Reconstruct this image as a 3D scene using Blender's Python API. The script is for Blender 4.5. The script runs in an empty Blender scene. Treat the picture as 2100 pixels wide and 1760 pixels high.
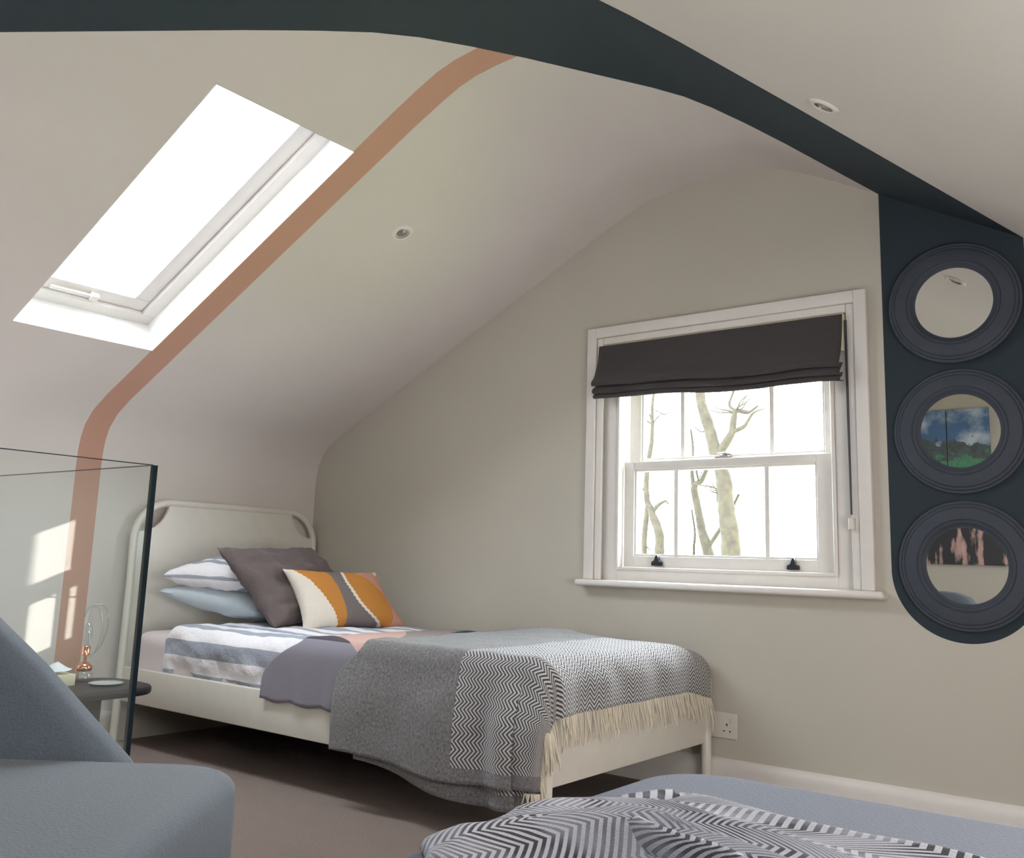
import bpy, bmesh, math, random
from mathutils import Vector, Matrix, noise

# ------------------------------------------------------------------ camera, world, sun, exposure
sc = bpy.context.scene
COL = sc.collection
CY, CP, CR = 0.6537, 0.1690, 0.0311            # yaw, pitch, roll
F = Vector((-math.sin(CY) * math.cos(CP), math.cos(CY) * math.cos(CP), math.sin(CP)))
R0 = Vector((math.cos(CY), math.sin(CY), 0))
U0 = R0.cross(F)
RR = R0 * math.cos(CR) + U0 * math.sin(CR)
UU = -R0 * math.sin(CR) + U0 * math.cos(CR)
cd = bpy.data.cameras.new('camera'); cam = bpy.data.objects.new('camera', cd); COL.objects.link(cam)
m = Matrix((RR, UU, -F)).transposed().to_4x4(); m.translation = Vector((3.6758, -3.0997, 0.7574))
cam.matrix_world = m
cd.sensor_fit = 'HORIZONTAL'; cd.sensor_width = 36.0
cd.lens = 1904.1 / 2100 * 36
cd.shift_x = (1050 - 1071.91) / 2100
cd.shift_y = (829.51 - 880) / 2100
cd.clip_start = 0.02
sc.camera = cam

w = bpy.data.worlds.new('overcast_sky'); sc.world = w; w.use_nodes = True
bg = w.node_tree.nodes['Background']
bg.inputs[0].default_value = (0.86, 0.94, 1.0, 1); bg.inputs[1].default_value = 32.0

def lamp(name, kind, loc, direction, energy, color, **kw):
    d = bpy.data.lights.new(name, kind); d.energy = energy; d.color = color
    for k, v in kw.items(): setattr(d, k, v)
    o = bpy.data.objects.new(name, d); COL.objects.link(o)
    o.location = loc; o.rotation_euler = Vector(direction).to_track_quat('-Z', 'Y').to_euler()
    return o
SUN = Vector((-1.2, 1.0, -0.42))
lamp('sun', 'SUN', (6, -8, 5), SUN, 2000.0, (1.0, 0.96, 0.90), angle=0.003)
TH = 0.4613; KZ = 1.2719
# fill lamps added without real openings: right slope, right wall, up from the stairwell
lamp('roof_fill', 'AREA', (3.72, -3.05, 1.46), (-0.46, 0.10, -0.88), 14.0, (1.0, 0.96, 0.90), shape='RECTANGLE', size=1.0, size_y=0.66)
lamp('side_fill', 'AREA', (4.27, -1.7, 0.72), (-1, 0.05, 0.12), 30.0, (1.0, 0.96, 0.91), shape='RECTANGLE', size=1.1, size_y=0.6)
lamp('stairwell_fill', 'AREA', (0.6, -2.9, -0.9), (0.40, 0.10, 1), 34.0, (0.98, 0.96, 1.0), shape='RECTANGLE', size=1.0, size_y=2.0)
for nm, loc, d, sx, sy in (('gable_daylight', (2.2, 0.16, 1.2), (0, -1, 0), 0.86, 0.95),
                           ('skylight_daylight', (1.0 - 0.19 * 0.445, -1.483, 1.272 + 0.497 + 0.19 * 0.895), (0.445, 0, -0.895), 0.55, 1.25)):
    o = lamp(nm, 'AREA', loc, d, 1.0, (1, 1, 1), shape='RECTANGLE', size=sx, size_y=sy)
    if nm == 'skylight_daylight':
        z = -Vector((0.445, 0, -0.895)); y = Vector((0.895, 0, 0.445)); x = y.cross(z)
        o.rotation_euler = Matrix((x, y, z)).transposed().to_euler()
    o.data.cycles.is_portal = True

sc.view_settings.view_transform = 'Standard'; sc.view_settings.look = 'None'
sc.view_settings.gamma = 1.0; sc.view_settings.use_curve_mapping = False
sc.view_settings.exposure = -0.08
sc.cycles.use_denoising = True
sc.cycles.max_bounces = 10; sc.cycles.diffuse_bounces = 6; sc.cycles.transparent_max_bounces = 16
sc.cycles.caustics_reflective = False; sc.cycles.caustics_refractive = False

# ------------------------------------------------------------------ materials
class NT:
    def __init__(s, name):
        s.m = bpy.data.materials.new(name); s.m.use_nodes = True; s.t = s.m.node_tree; s.t.nodes.clear()
        s.out = s.n('ShaderNodeOutputMaterial')
    def n(s, t, **kw):
        o = s.t.nodes.new(t)
        for k, v in kw.items(): setattr(o, k, v)
        return o
    def put(s, sock, v):
        if hasattr(v, 'links') or isinstance(v, bpy.types.NodeSocket): s.t.links.new(v, sock)
        else: sock.default_value = v
    def math(s, op, a, b=0.0, c=None):
        o = s.n('ShaderNodeMath', operation=op); s.put(o.inputs[0], a); s.put(o.inputs[1], b)
        if c is not None: s.put(o.inputs[2], c)
        return o.outputs[0]
    def mix(s, f, a, b):
        o = s.n('ShaderNodeMix', data_type='RGBA'); s.put(o.inputs[0], f)
        s.put(o.inputs[6], a if isinstance(a, bpy.types.NodeSocket) else (*a, 1)); s.put(o.inputs[7], b if isinstance(b, bpy.types.NodeSocket) else (*b, 1))
        return o.outputs[2]
    def coord(s, kind='Object'):
        return s.n('ShaderNodeTexCoord').outputs[kind]
    def sep(s, v):
        o = s.n('ShaderNodeSeparateXYZ'); s.put(o.inputs[0], v); return o.outputs
    def noise(s, scale, vec=None, detail=3, rough=.5):
        o = s.n('ShaderNodeTexNoise'); o.inputs['Scale'].default_value = scale; o.inputs['Detail'].default_value = detail; o.inputs['Roughness'].default_value = rough
        s.put(o.inputs['Vector'], vec if vec is not None else s.coord()); return o.outputs[0]
    def bsdf(s, color, rough=.6, metal=0., bump=None, bstr=.3, bdist=.002, spec=.5, sheen=0.):
        b = s.n('ShaderNodeBsdfPrincipled')
        s.put(b.inputs['Base Color'], color if isinstance(color, bpy.types.NodeSocket) else (*color, 1))
        s.put(b.inputs['Roughness'], rough); b.inputs['Metallic'].default_value = metal
        b.inputs['Specular IOR Level'].default_value = spec
        b.inputs['Sheen Weight'].default_value = sheen
        if bump is not None:
            bp = s.n('ShaderNodeBump'); bp.inputs['Strength'].default_value = bstr; bp.inputs['Distance'].default_value = bdist
            s.put(bp.inputs['Height'], bump); s.t.links.new(bp.outputs[0], b.inputs['Normal'])
        s.t.links.new(b.outputs[0], s.out.inputs[0]); return s.m

def vary(t, col, amt, scale, detail=3):
    n = t.noise(scale, detail=detail)
    f = t.math('MULTIPLY', t.math('SUBTRACT', n, .5), 2.0)
    lo = tuple(c * (1 - amt) for c in col); hi = tuple(min(1, c * (1 + amt)) for c in col)
    return t.mix(t.math('MULTIPLY_ADD', f, .9, .5), lo, hi), n

WALLC = (0.50, 0.465, 0.405); DARK = (0.024, 0.035, 0.044); PEACH = (0.49, 0.285, 0.215); CEILC = (0.63, 0.585, 0.555)
def paint(name, base, zone):
    t = NT(name); p = t.coord(); x, y, z = t.sep(p)[0:3]
    c, n = vary(t, base, .02, 3)
    gt = lambda a, b: t.math('GREATER_THAN', a, b)
    lt = lambda a, b: t.math('LESS_THAN', a, b)
    mul = lambda a, b: t.math('MULTIPLY', a, b)
    if zone in ('side', 'ceil'):
        k = mul(mul(gt(y, -1.2313), lt(y, -1.1268)), lt(x, 2.3)); c = t.mix(k, c, PEACH)
    if zone == 'ceil':
        lo = t.math('SUBTRACT', x, t.math('MULTIPLY', y, 1 / 1.62)); hi = t.math('SUBTRACT', x, t.math('MULTIPLY', y, 1 / 1.665))
        k = mul(gt(lo, 2.80), lt(hi, 3.23)); c = t.mix(k, c, DARK)
    if zone == 'gable':
        dx = t.math('SUBTRACT', x, 3.014); dz = t.math('SUBTRACT', z, 0.773)
        k1 = mul(lt(t.math('ABSOLUTE', dx), .2145), gt(dz, 0))
        k2 = lt(t.math('ADD', mul(dx, dx), mul(dz, dz)), .2145 ** 2)
        c = t.mix(t.math('MAXIMUM', k1, k2), c, DARK)
    return t.bsdf(c, .75, bump=t.noise(380, detail=2), bstr=.06, bdist=.001, spec=.25)
M = {}
M['gable'] = paint('painted_gable_wall', WALLC, 'gable'); M['side'] = paint('painted_side_wall', CEILC, 'side')
M['ceil'] = paint('painted_ceiling', CEILC, 'ceil'); M['wall'] = paint('painted_wall', WALLC, 'none')
def plain(name, col, rough=.5, metal=0., amt=.03, scale=20, spec=.5, bump=0., bscale=300, sheen=0., bdist=.002):
    t = NT(name); c, n = vary(t, col, amt, scale)
    return t.bsdf(c, rough, metal, bump=t.noise(bscale) if bump else None, bstr=bump, spec=spec, sheen=sheen, bdist=bdist)
M['gloss_white'] = plain('white_gloss_paint', (0.71, 0.675, 0.645), .35)
M['reveal'] = plain('white_matt_reveal', (0.85, 0.85, 0.84), .6)
M['cream'] = plain('cream_lacquered_metal', (0.66, 0.63, 0.57), .32)
M['black'] = plain('dark_bronze_metal', (0.03, 0.032, 0.036), .4, .6)
M['chrome'] = plain('brushed_steel', (0.62, 0.6, 0.57), .25, 1.)
M['lampin'] = plain('brushed_lamp_reflector', (0.30, 0.27, 0.25), .35, .8)
M['copper'] = plain('polished_copper', (0.95, 0.42, 0.26), .16, 1.)
M['wood'] = plain('black_stained_wood', (0.014, 0.012, 0.016), .45, amt=.3, scale=30, spec=.3)
M['socket'] = plain('white_plastic', (0.62, 0.58, 0.53), .4)
M['hole'] = plain('black_plastic', (0.01, 0.01, 0.01), .7)
M['mframe'] = plain('slate_painted_frame', (0.038, 0.046, 0.064), .75, bump=.15, bscale=160, amt=.08)
M['leg'] = plain('dark_wood_leg', (0.05, 0.03, 0.02), .4)
M['paper'] = plain('white_paper', (0.8, 0.82, 0.84), .8)
M['card'] = plain('cream_card', (0.66, 0.60, 0.44), .7)
M['ground'] = plain('winter_grass', (0.10, 0.12, 0.05), .9, amt=.3, scale=2)
M['lining'] = plain('cream_blind_lining', (0.75, 0.68, 0.52), .8)
M['cord'] = plain('dark_chain', (0.05, 0.05, 0.06), .5)
def fabric(name, col, scale=260, bump=.5, amt=.12, col2=None):
    t = NT(name); c, n = vary(t, col, amt, scale, 4)
    big = t.noise(6); c = t.mix(t.math('MULTIPLY', big, .35), c, tuple(k * .8 for k in col))
    return t.bsdf(c, .92, bump=n, bstr=bump, bdist=.003, spec=.15, sheen=.15)
M['chair'] = fabric('blue_grey_chair_wool', (0.108, 0.126, 0.150), 220)
M['ottoman'] = fabric('blue_grey_ottoman_wool', (0.092, 0.108, 0.155), 200)
M['blind'] = fabric('charcoal_blind_linen', (0.060, 0.053, 0.053), 300, .4)
M['bluepillow'] = fabric('pale_blue_cotton', (0.50, 0.57, 0.62), 60, .15, .04)
M['matt'] = fabric('white_mattress_cotton', (0.66, 0.60, 0.60), 60, .15, .04)
t = NT('taupe_grey_carpet'); c, n = vary(t, (0.285, 0.225, 0.198), .35, 260, 5); c2 = t.noise(14)
c = t.mix(t.math('MULTIPLY', c2, .4), c, (0.21, 0.165, 0.145)); M['carpet'] = t.bsdf(c, .95, bump=n, bstr=.9, bdist=.006, spec=.1)
# brown textured cushion: fine herringbone emboss
def herring(t, uv, wv, p, k=1.0):
    u, v = t.sep(uv)[0:2]
    pp = t.math('PINGPONG', v, wv)
    a = t.math('DIVIDE', t.math('ADD', u, t.math('MULTIPLY', pp, k)), p)
    return t.math('FRACT', a), t.math('DIVIDE', v, wv)
t = NT('brown_herringbone_cotton'); uv = t.coord('UV'); f, _ = herring(t, uv, .018, .010)
s = t.math('GREATER_THAN', f, .5); c = t.mix(s, (0.115, 0.090, 0.090), (0.145, 0.115, 0.115))
M['brown'] = t.bsdf(c, .9, bump=t.math('ADD', s, t.noise(200)), bstr=.5, bdist=.002, spec=.15, sheen=.1)
# striped bed linen
def striped(name, period, phase, duty=.5):
    t = NT(name); u, v = t.sep(t.coord('UV'))[0:2]
    if 'pillow' in name: u, v = v, u
    wob = t.math('MULTIPLY', t.math('SUBTRACT', t.noise(9), .5), .008)
    f = t.math('FRACT', t.math('DIVIDE', t.math('ADD', t.math('ADD', v, wob), phase), period))
    s = t.math('LESS_THAN', f, duty)
    n = t.noise(500); c = t.mix(s, (0.82, 0.80, 0.83), t.mix(n, (0.30, 0.325, 0.39), (0.40, 0.425, 0.49)))
    cr = t.noise(15, detail=4, rough=.55)
    return t.bsdf(c, .85, bump=cr, bstr=.9, bdist=.012, spec=.15)
M['duvet'] = striped('striped_crumpled_cotton', .116, .093); M['stripepillow'] = striped('striped_pillow_cotton', .13, .05, .42)
# patchwork bedspread
t = NT('colour_blocked_bedspread'); u, v = t.sep(t.coord('UV'))[0:2]; n = t.noise(300)
g = t.mix(n, (0.205, 0.190, 0.230), (0.255, 0.240, 0.280))
c = g
a = t.math('ADD', v, t.math('MULTIPLY', u, .35))
c = t.mix(t.math('GREATER_THAN', v, .022), c, (0.075, 0.062, 0.078))
c = t.mix(t.math('GREATER_THAN', t.math('SUBTRACT', v, t.math('MULTIPLY', u, -.35)), .14), c, (0.52, 0.34, 0.30))
c = t.mix(t.math('GREATER_THAN', t.math('ADD', v, t.math('MULTIPLY', u, .8)), .50), c, (0.27, 0.22, 0.21))
c = t.mix(t.math('GREATER_THAN', t.math('ADD', v, t.math('MULTIPLY', u, 1.7)), .93), c, (0.03, 0.055, 0.08))
M['spread'] = t.bsdf(c, .9, bump=n, bstr=.3, bdist=.002, spec=.15)
# woven throw: bold zigzag at one end, fine tweed at the other
def throwmat(name, light, dark, zone=None, wv=.021, p=.0125):
    t = NT(name); uv = t.coord('UV'); u, v = t.sep(uv)[0:2]
    f, _ = herring(t, uv, wv, p)
    s = t.math('SMOOTHSTEP' if False else 'GREATER_THAN', f, .5)
    bold = t.mix(s, dark, light)
    hgt = s
    if not zone:
        wm = t.math('MULTIPLY_ADD', t.math('SUBTRACT', t.noise(7, vec=uv, detail=2), .5), 4.0, .30)  # random pale patches painted in for skylight washing out the weave
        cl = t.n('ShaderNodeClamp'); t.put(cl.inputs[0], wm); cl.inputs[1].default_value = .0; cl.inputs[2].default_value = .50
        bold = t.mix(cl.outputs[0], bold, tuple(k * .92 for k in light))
    if zone:
        f2, _ = herring(t, uv, .006, .0042); s2 = t.math('GREATER_THAN', f2, .5)
        mot = t.noise(120, vec=uv, detail=6, rough=.7)
        tw = t.mix(t.math('MULTIPLY_ADD', s2, .40, t.math('MULTIPLY_ADD', t.math('SUBTRACT', mot, .5), 2.2, .28)), dark, tuple(k * .55 for k in light))
        z = t.math('GREATER_THAN', u, zone[0]); e = t.math('LESS_THAN', u, zone[1]); v0 = t.math('GREATER_THAN', v, -.295)
        k = t.math('MULTIPLY', t.math('MULTIPLY', z, e), v0)
        c = t.mix(k, tw, bold)
        hgt = t.math('ADD', t.math('MULTIPLY', s, k), t.math('MULTIPLY', s2, t.math('SUBTRACT', 1.0, k)))
    else: c = bold
    fz = t.noise(600, detail=2); c = t.mix(t.math('MULTIPLY', fz, .35), c, (0.22, 0.21, 0.22))
    return t.bsdf(c, .95, bump=t.math('ADD', hgt, fz), bstr=.5, bdist=.003, spec=.1, sheen=.2)
M['throw'] = throwmat('grey_herringbone_wool', (0.58, 0.56, 0.555), (0.035, 0.033, 0.038), (.50, .965))
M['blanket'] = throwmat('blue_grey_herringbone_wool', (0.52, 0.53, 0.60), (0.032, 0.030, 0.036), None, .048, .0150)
M['fringe'] = plain('cream_wool_fringe', (0.66, 0.595, 0.49), .9)
# tufted cushion with curved colour blocks (UV 0..1)
t = NT('tufted_colour_block_wool'); u, v = t.sep(t.coord('UV'))[0:2]
zz = t.math('MULTIPLY', t.math('PINGPONG', v, .03), .35)
def curve(a, b, cc):   # boundary u = a + b*v + c*v^2
    return t.math('ADD', t.math('ADD', t.math('MULTIPLY', v, b), a), t.math('MULTIPLY', t.math('MULTIPLY', v, v), cc))
gtn = lambda a, b: t.math('GREATER_THAN', a, b)
WH, OR, GR, PK = (0.74, 0.68, 0.60), (0.50, 0.205, 0.035), (0.155, 0.135, 0.145), (0.52, 0.27, 0.215)
c = t.mix(gtn(u, t.math('ADD', curve(.30, -.04, -.20), zz)), WH, OR)
c = t.mix(gtn(u, curve(.37, .19, -.19)), c, GR)
c = t.mix(gtn(u, t.math('ADD', t.math('SUBTRACT', curve(.685, -.50, .36), .0), zz)), c, WH)
c = t.mix(gtn(u, t.math('SUBTRACT', t.math('ADD', curve(.685, -.50, .36), .045), zz)), c, OR)
c = t.mix(gtn(u, curve(.80, .55, -.72)), c, PK)
c = t.mix(t.math('MULTIPLY', gtn(u, .93), gtn(v, .9)), c, WH)
n = t.noise(260, detail=4); c = t.mix(t.math('MULTIPLY', n, .25), c, (0.3, 0.22, 0.16))
M['tufted'] = t.bsdf(c, .95, bump=n, bstr=.7, bdist=.004, spec=.1)
# bark
t = NT('mossy_bark'); n = t.noise(14, detail=5); c = t.mix(n, (0.012, 0.009, 0.009), (0.042, 0.038, 0.024)); M['bark'] = t.bsdf(c, .9, bump=n, bstr=.8, bdist=.02, spec=.1)
# glass (reflecting by angle, letting straight light through)
def glass(name, tint, ior=1.45):
    t = NT(name); tr = t.n('ShaderNodeBsdfTransparent'); tr.inputs[0].default_value = (*tint, 1)
    gl = t.n('ShaderNodeBsdfGlossy'); gl.inputs['Roughness'].default_value = 0.0; gl.inputs[0].default_value = (1, 1, 1, 1)
    fr = t.n('ShaderNodeFresnel'); fr.inputs[0].default_value = ior
    geo = t.n('ShaderNodeNewGeometry')
    fac = t.math('MULTIPLY', fr.outputs[0], t.math('SUBTRACT', 1.0, geo.outputs['Backfacing']))
    mx = t.n('ShaderNodeMixShader'); t.put(mx.inputs[0], fac); t.t.links.new(tr.outputs[0], mx.inputs[1]); t.t.links.new(gl.outputs[0], mx.inputs[2])
    t.t.links.new(mx.outputs[0], t.out.inputs[0]); return t.m
M['pane'] = glass('window_glass', (0.98, 0.985, 0.985)); M['balu'] = glass('green_tinted_glass', (0.965, 0.982, 0.976), 1.55)
M['glassedge'] = plain('dark_teal_glass_edge', (0.003, 0.012, 0.018), .15)
M['lampglass'] = glass('clear_lamp_glass', (0.90, 0.93, 0.93), 1.9)
t = NT('mirror_silver'); M['mirror'] = t.bsdf((0.86, 0.86, 0.84), .0, 1.)
# picture on the back wall: cloudy sky above dark trees and green bushes
t = NT('sky_and_trees_print'); p = t.coord('Object'); x, y, z = t.sep(p)[0:3]
n1 = t.noise(3.2, detail=6, rough=.6); n2 = t.noise(14, detail=5); n3 = t.noise(30, detail=5)
sky = t.mix(t.math('MULTIPLY_ADD', t.math('SUBTRACT', n1, .5), 5, .35), (0.055, 0.13, 0.27), (0.55, 0.62, 0.70))
hz = t.math('ADD', z, t.math('MULTIPLY', t.math('SUBTRACT', n2, .5), .35))
c = t.mix(t.math('LESS_THAN', hz, .37), sky, t.mix(n3, (0.012, 0.02, 0.022), (0.12, 0.16, 0.16)))
c = t.mix(t.math('LESS_THAN', hz, .255), c, t.mix(n3, (0.02, 0.10, 0.05), (0.10, 0.34, 0.18)))
M['print'] = t.bsdf(c, .5)
t = NT('dark_brown_streaked_canvas'); p = t.coord('Object'); mp = t.n('ShaderNodeMapping'); mp.inputs['Scale'].default_value = (9, 1, 2.2); t.put(mp.inputs[0], p)
n = t.noise(1.6, vec=mp.outputs[0], detail=5); n2 = t.noise(5, vec=mp.outputs[0], detail=3)
c = t.mix(t.math('MULTIPLY_ADD', t.math('SUBTRACT', n, .52), 14, .0), (0.015, 0.012, 0.016), t.mix(n2, (0.35, 0.16, 0.12), (0.62, 0.45, 0.42))); M['streak'] = t.bsdf(c, .5)

# ------------------------------------------------------------------ geometry helpers
class MB:
    def __init__(s): s.v = []; s.f = []; s.uv = {}
    def add(s, vs, fs):
        o = len(s.v); s.v += [Vector(p) for p in vs]; s.f += [tuple(i + o for i in f) for f in fs]; return s
    def box(s, x0, x1, y0, y1, z0, z1):
        return s.add([(x, y, z) for z in (z0, z1) for y in (y0, y1) for x in (x0, x1)],
                     [(0, 2, 3, 1), (4, 5, 7, 6), (0, 1, 5, 4), (2, 6, 7, 3), (0, 4, 6, 2), (1, 3, 7, 5)])
    def prism(s, poly, fn, a, b):       # poly 2D, fn(p2, t) -> 3D
        n = len(poly)
        return s.add([fn(p, a) for p in poly] + [fn(p, b) for p in poly],
                     [tuple(range(n))[::-1], tuple(range(n, 2 * n))] + [(i, (i + 1) % n, n + (i + 1) % n, n + i) for i in range(n)])
    def tube(s, path, r, seg=10, cap=True):
        path = [Vector(p) for p in path]; n = len(path); rs = r if isinstance(r, (list, tuple)) else [r] * n
        up = None; vs = []
        for i, p in enumerate(path):
            t = (path[min(i + 1, n - 1)] - path[max(i - 1, 0)]).normalized()
            if up is None: up = t.orthogonal().normalized()
            up = (up - t * up.dot(t)); up = up.normalized() if up.length > 1e-6 else t.orthogonal().normalized()
            q = t.cross(up)
            vs += [p + (up * math.cos(2 * math.pi * k / seg) + q * math.sin(2 * math.pi * k / seg)) * rs[i] for k in range(seg)]
        fs = [(i * seg + k, i * seg + (k + 1) % seg, (i + 1) * seg + (k + 1) % seg, (i + 1) * seg + k) for i in range(n - 1) for k in range(seg)]
        if cap: fs += [tuple(range(seg))[::-1], tuple(range((n - 1) * seg, n * seg))]
        return s.add(vs, fs)
    def lathe(s, prof, c, axis=(0, 0, 1), seg=40, xa=None):   # prof [(r, h)]
        ax = Vector(axis).normalized(); xa = Vector(xa).normalized() if xa else ax.orthogonal().normalized(); ya = ax.cross(xa); c = Vector(c)
        vs = [c + ax * h + (xa * math.cos(2 * math.pi * k / seg) + ya * math.sin(2 * math.pi * k / seg)) * r for r, h in prof for k in range(seg)]
        n = len(prof)
        fs = [(i * seg + k, i * seg + (k + 1) % seg, (i + 1) * seg + (k + 1) % seg, (i + 1) * seg + k) for i in range(n - 1) for k in range(seg)]
        return s.add(vs, fs)
    def grid(s, fn, us, vs_, uvf=None):
        o = len(s.v); nu, nv = len(us), len(vs_)
        for i, u in enumerate(us):
            for j, v in enumerate(vs_):
                s.v.append(Vector(fn(u, v))); s.uv[len(s.v) - 1] = uvf(u, v) if uvf else (u, v)
        s.f += [(o + i * nv + j, o + (i + 1) * nv + j, o + (i + 1) * nv + j + 1, o + i * nv + j + 1) for i in range(nu - 1) for j in range(nv - 1)]
        return s
    def build(s, name, mat, parent=None, smooth=False, bevel=0., bseg=3, solid=0., soff=-1., sub=0, angle=40, dedupe=False):
        off = parent_world(parent) if parent else Vector()
        me = bpy.data.meshes.new(name); me.from_pydata([p - off for p in s.v], [], s.f); me.update()
        if s.uv:
            l = me.uv_layers.new(name='UVMap')
            for lp in me.loops: l.data[lp.index].uv = s.uv.get(lp.vertex_index, (0, 0))
        bm = bmesh.new(); bm.from_mesh(me)
        if dedupe: bmesh.ops.remove_doubles(bm, verts=bm.verts, dist=1e-5)
        if not s.uv: bmesh.ops.recalc_face_normals(bm, faces=bm.faces)
        if bevel: 
            es = [e for e in bm.edges if len(e.link_faces) == 2 and e.calc_face_angle(0) > math.radians(30)]
            bmesh.ops.bevel(bm, geom=es, offset=bevel, segments=bseg, profile=.5, affect='EDGES', clamp_overlap=True)
        bm.to_mesh(me); bm.free()
        me.materials.append(mat)
        if smooth or bevel:
            me.shade_smooth() if smooth else None
            if bevel or smooth: 
                me.shade_smooth(); me.set_sharp_from_angle(angle=math.radians(angle if not smooth else 60))
        o = bpy.data.objects.new(name, me); COL.objects.link(o)
        if solid: md = o.modifiers.new('thickness', 'SOLIDIFY'); md.thickness = solid; md.offset = soff
        if sub: md = o.modifiers.new('smooth', 'SUBSURF'); md.levels = sub; md.render_levels = sub
        if parent: o.parent = parent
        return o
def parent_world(o):
    v = Vector()
    while o: v += Vector(o.location); o = o.parent
    return v
def thing(name, label, cat, loc, group=None):
    o = bpy.data.objects.new(name, None); COL.objects.link(o); o.location = loc; o.empty_display_size = .05
    return tag(o, label, cat, group)
def tag(o, label, cat, group=None):
    o['label'] = label; o['category'] = cat
    if group: o['group'] = group
    return o
def struct(o, label=None):
    o['kind'] = 'structure'
    if label: o['label'] = label
    return o
def lin(a, b, n): return [a + (b - a) * i / (n - 1) for i in range(n)]
def sm(a, b, x): x = max(0, min(1, (x - a) / (b - a))); return x * x * (3 - 2 * x)
def spline(pts, n=6):
    P = [Vector(p) for p in pts]; P = [P[0] * 2 - P[1]] + P + [P[-1] * 2 - P[-2]]; out = []
    for i in range(1, len(P) - 2):
        for k in range(n):
            t = k / n; a, b, c, d = P[i - 1:i + 3]
            out.append(.5 * ((2 * b) + (c - a) * t + (2 * a - 5 * b + 4 * c - d) * t * t + (3 * b - a - 3 * c + d) * t ** 3))
    return out + [P[-2]]
NZ = lambda x, y, z=0: noise.noise(Vector((x, y, z)))

# ------------------------------------------------------------------ room shell
T = math.tan(TH); BACK = -4.2; RX = 4.3
prof = [(0, 1.10), (0.003, 1.15), (0.012, 1.20), (0.035, 1.252), (0.085, 1.305), (0.18, 1.362), (0.30, 1.4205), (0.4685, KZ + .4685 * T), (0.75, KZ + .75 * T), (1.1, KZ + 1.1 * T), (1.532, KZ + 1.532 * T),
        (1.70, KZ + 1.70 * T), (1.80, 2.163), (1.88, 2.196), (1.95, 2.214), (2.03, 2.223), (2.12, 2.227), (2.34, 2.228), (2.40, 2.223), (2.455, 2.207), (2.52, 2.180), (2.60, 2.141), (2.798, 2.034), (3.228, 1.794), (RX, 1.794 - (RX - 3.228) * .558)]
def ceil_z(x):
    for (a, za), (b, zb) in zip(prof, prof[1:]):
        if a <= x <= b: return za + (zb - za) * (x - a) / (b - a + 1e-9)
    return prof[-1][1]
SY0, SY1 = -1.2267, -1.7387
b = MB(); ys = [0.16, -0.6, SY0, SY1, -2.6, -3.4, BACK - .15]; idx = {}
for i, (x, z) in enumerate(prof):
    for j, y in enumerate(ys): b.v.append(Vector((x, y, z))); idx[i, j] = len(b.v) - 1
for i in range(len(prof) - 1):
    for j in range(len(ys) - 1):
        if j == 2 and prof[i][0] >= .468 and prof[i + 1][0] <= 1.533: continue
        b.f.append((idx[i, j], idx[i + 1, j], idx[i + 1, j + 1], idx[i, j + 1]))
o = b.build('ceiling', M['ceil'], smooth=True); struct(o)
for p in o.data.polygons: p.use_smooth = True
# gable wall with a window opening
WX0, WX1, WZ0, WZ1 = 1.70, 2.695, 0.70, 1.645
b = MB()
def wall_piece(x0, x1, zf0, zf1, n=40):
    xs = sorted(set([x0, x1] + [x for x, _ in prof if x0 < x < x1]))
    poly = [(x, zf0) for x in xs] + [(x, zf1(x)) for x in reversed(xs)]
    b.prism(poly, lambda p, t: (p[0], t, p[1]), 0, .15)
top = lambda x: ceil_z(x) + .02
b2 = MB()
wall_piece(-.05, WX0, 0 - .2, lambda x: top(max(x, 0.0)) if x > 0 else 1.15); wall_piece(WX1, RX + .05, -.2, lambda x: top(min(x, RX)))
wall_piece(WX0, WX1, -.2, lambda x: WZ0); wall_piece(WX0, WX1, WZ1, top)
struct(b.build('wall_gable', M['gable']))
b = MB().box(-.12, 0, BACK - .15, .15, -2.6, 1.16); struct(b.build('wall_left', M['side']))
b = MB().box(RX, RX + .12, BACK - .15, .15, -.2, 1.4); struct(b.build('wall_right', M['wall']))
# back wall with the small sash window opening that the sun comes through
BX0, BX1, BZ0, BZ1 = 2.44, 3.08, 1.255, 1.855
b = MB()
def bw(x0, x1, z0, z1f):
    xs = sorted(set([x0, x1] + [x for x, _ in prof if x0 < x < x1])); poly = [(x, z0) for x in xs] + [(x, z1f(x)) for x in reversed(xs)]
    b.prism(poly, lambda p, t: (p[0], t, p[1]), BACK - .15, BACK)
bw(-.05, BX0, -2.6, lambda x: top(max(x, 0)) if x > 0 else 1.15); bw(BX1, RX + .05, -.2, lambda x: top(min(x, RX))); bw(BX0, BX1, -.2, lambda x: BZ0); bw(BX0, BX1, BZ1, top)
struct(b.build('wall_back', M['wall']))
# floor with the stairwell cut out
SX, SYW = 1.20, -1.655
b = MB().box(-.05, RX + .05, SYW, .1, -.2, 0).box(SX, RX + .05, BACK - .1, SYW, -.2, 0); struct(b.build('floor', M['carpet']))
b = MB().box(-.05, SX + .1, BACK - .1, SYW + .1, -2.7, -2.6); struct(b.build('floor_stairwell', M['carpet']))
b = MB().box(-.0, SX + .1, SYW, SYW + .1, -2.6, -.2).box(SX, SX + .1, BACK, SYW, -2.6, -.2); struct(b.build('wall_stairwell', M['wall']))
sk = [(0, 0), (-.020, 0), (-.020, .085), (-.019, .096), (-.015, .106), (-.009, .114), (0, .118)]
b = MB().prism(sk, lambda p, t: (t, p[0], p[1]), 0.0, RX); o = b.build('baseboard_gable', M['gloss_white'], smooth=True, angle=30); struct(o)
b = MB().prism(sk, lambda p, t: (-p[0], t, p[1]), SYW, -.02); struct(b.build('baseboard_left', M['wall'], smooth=True, angle=30))

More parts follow.
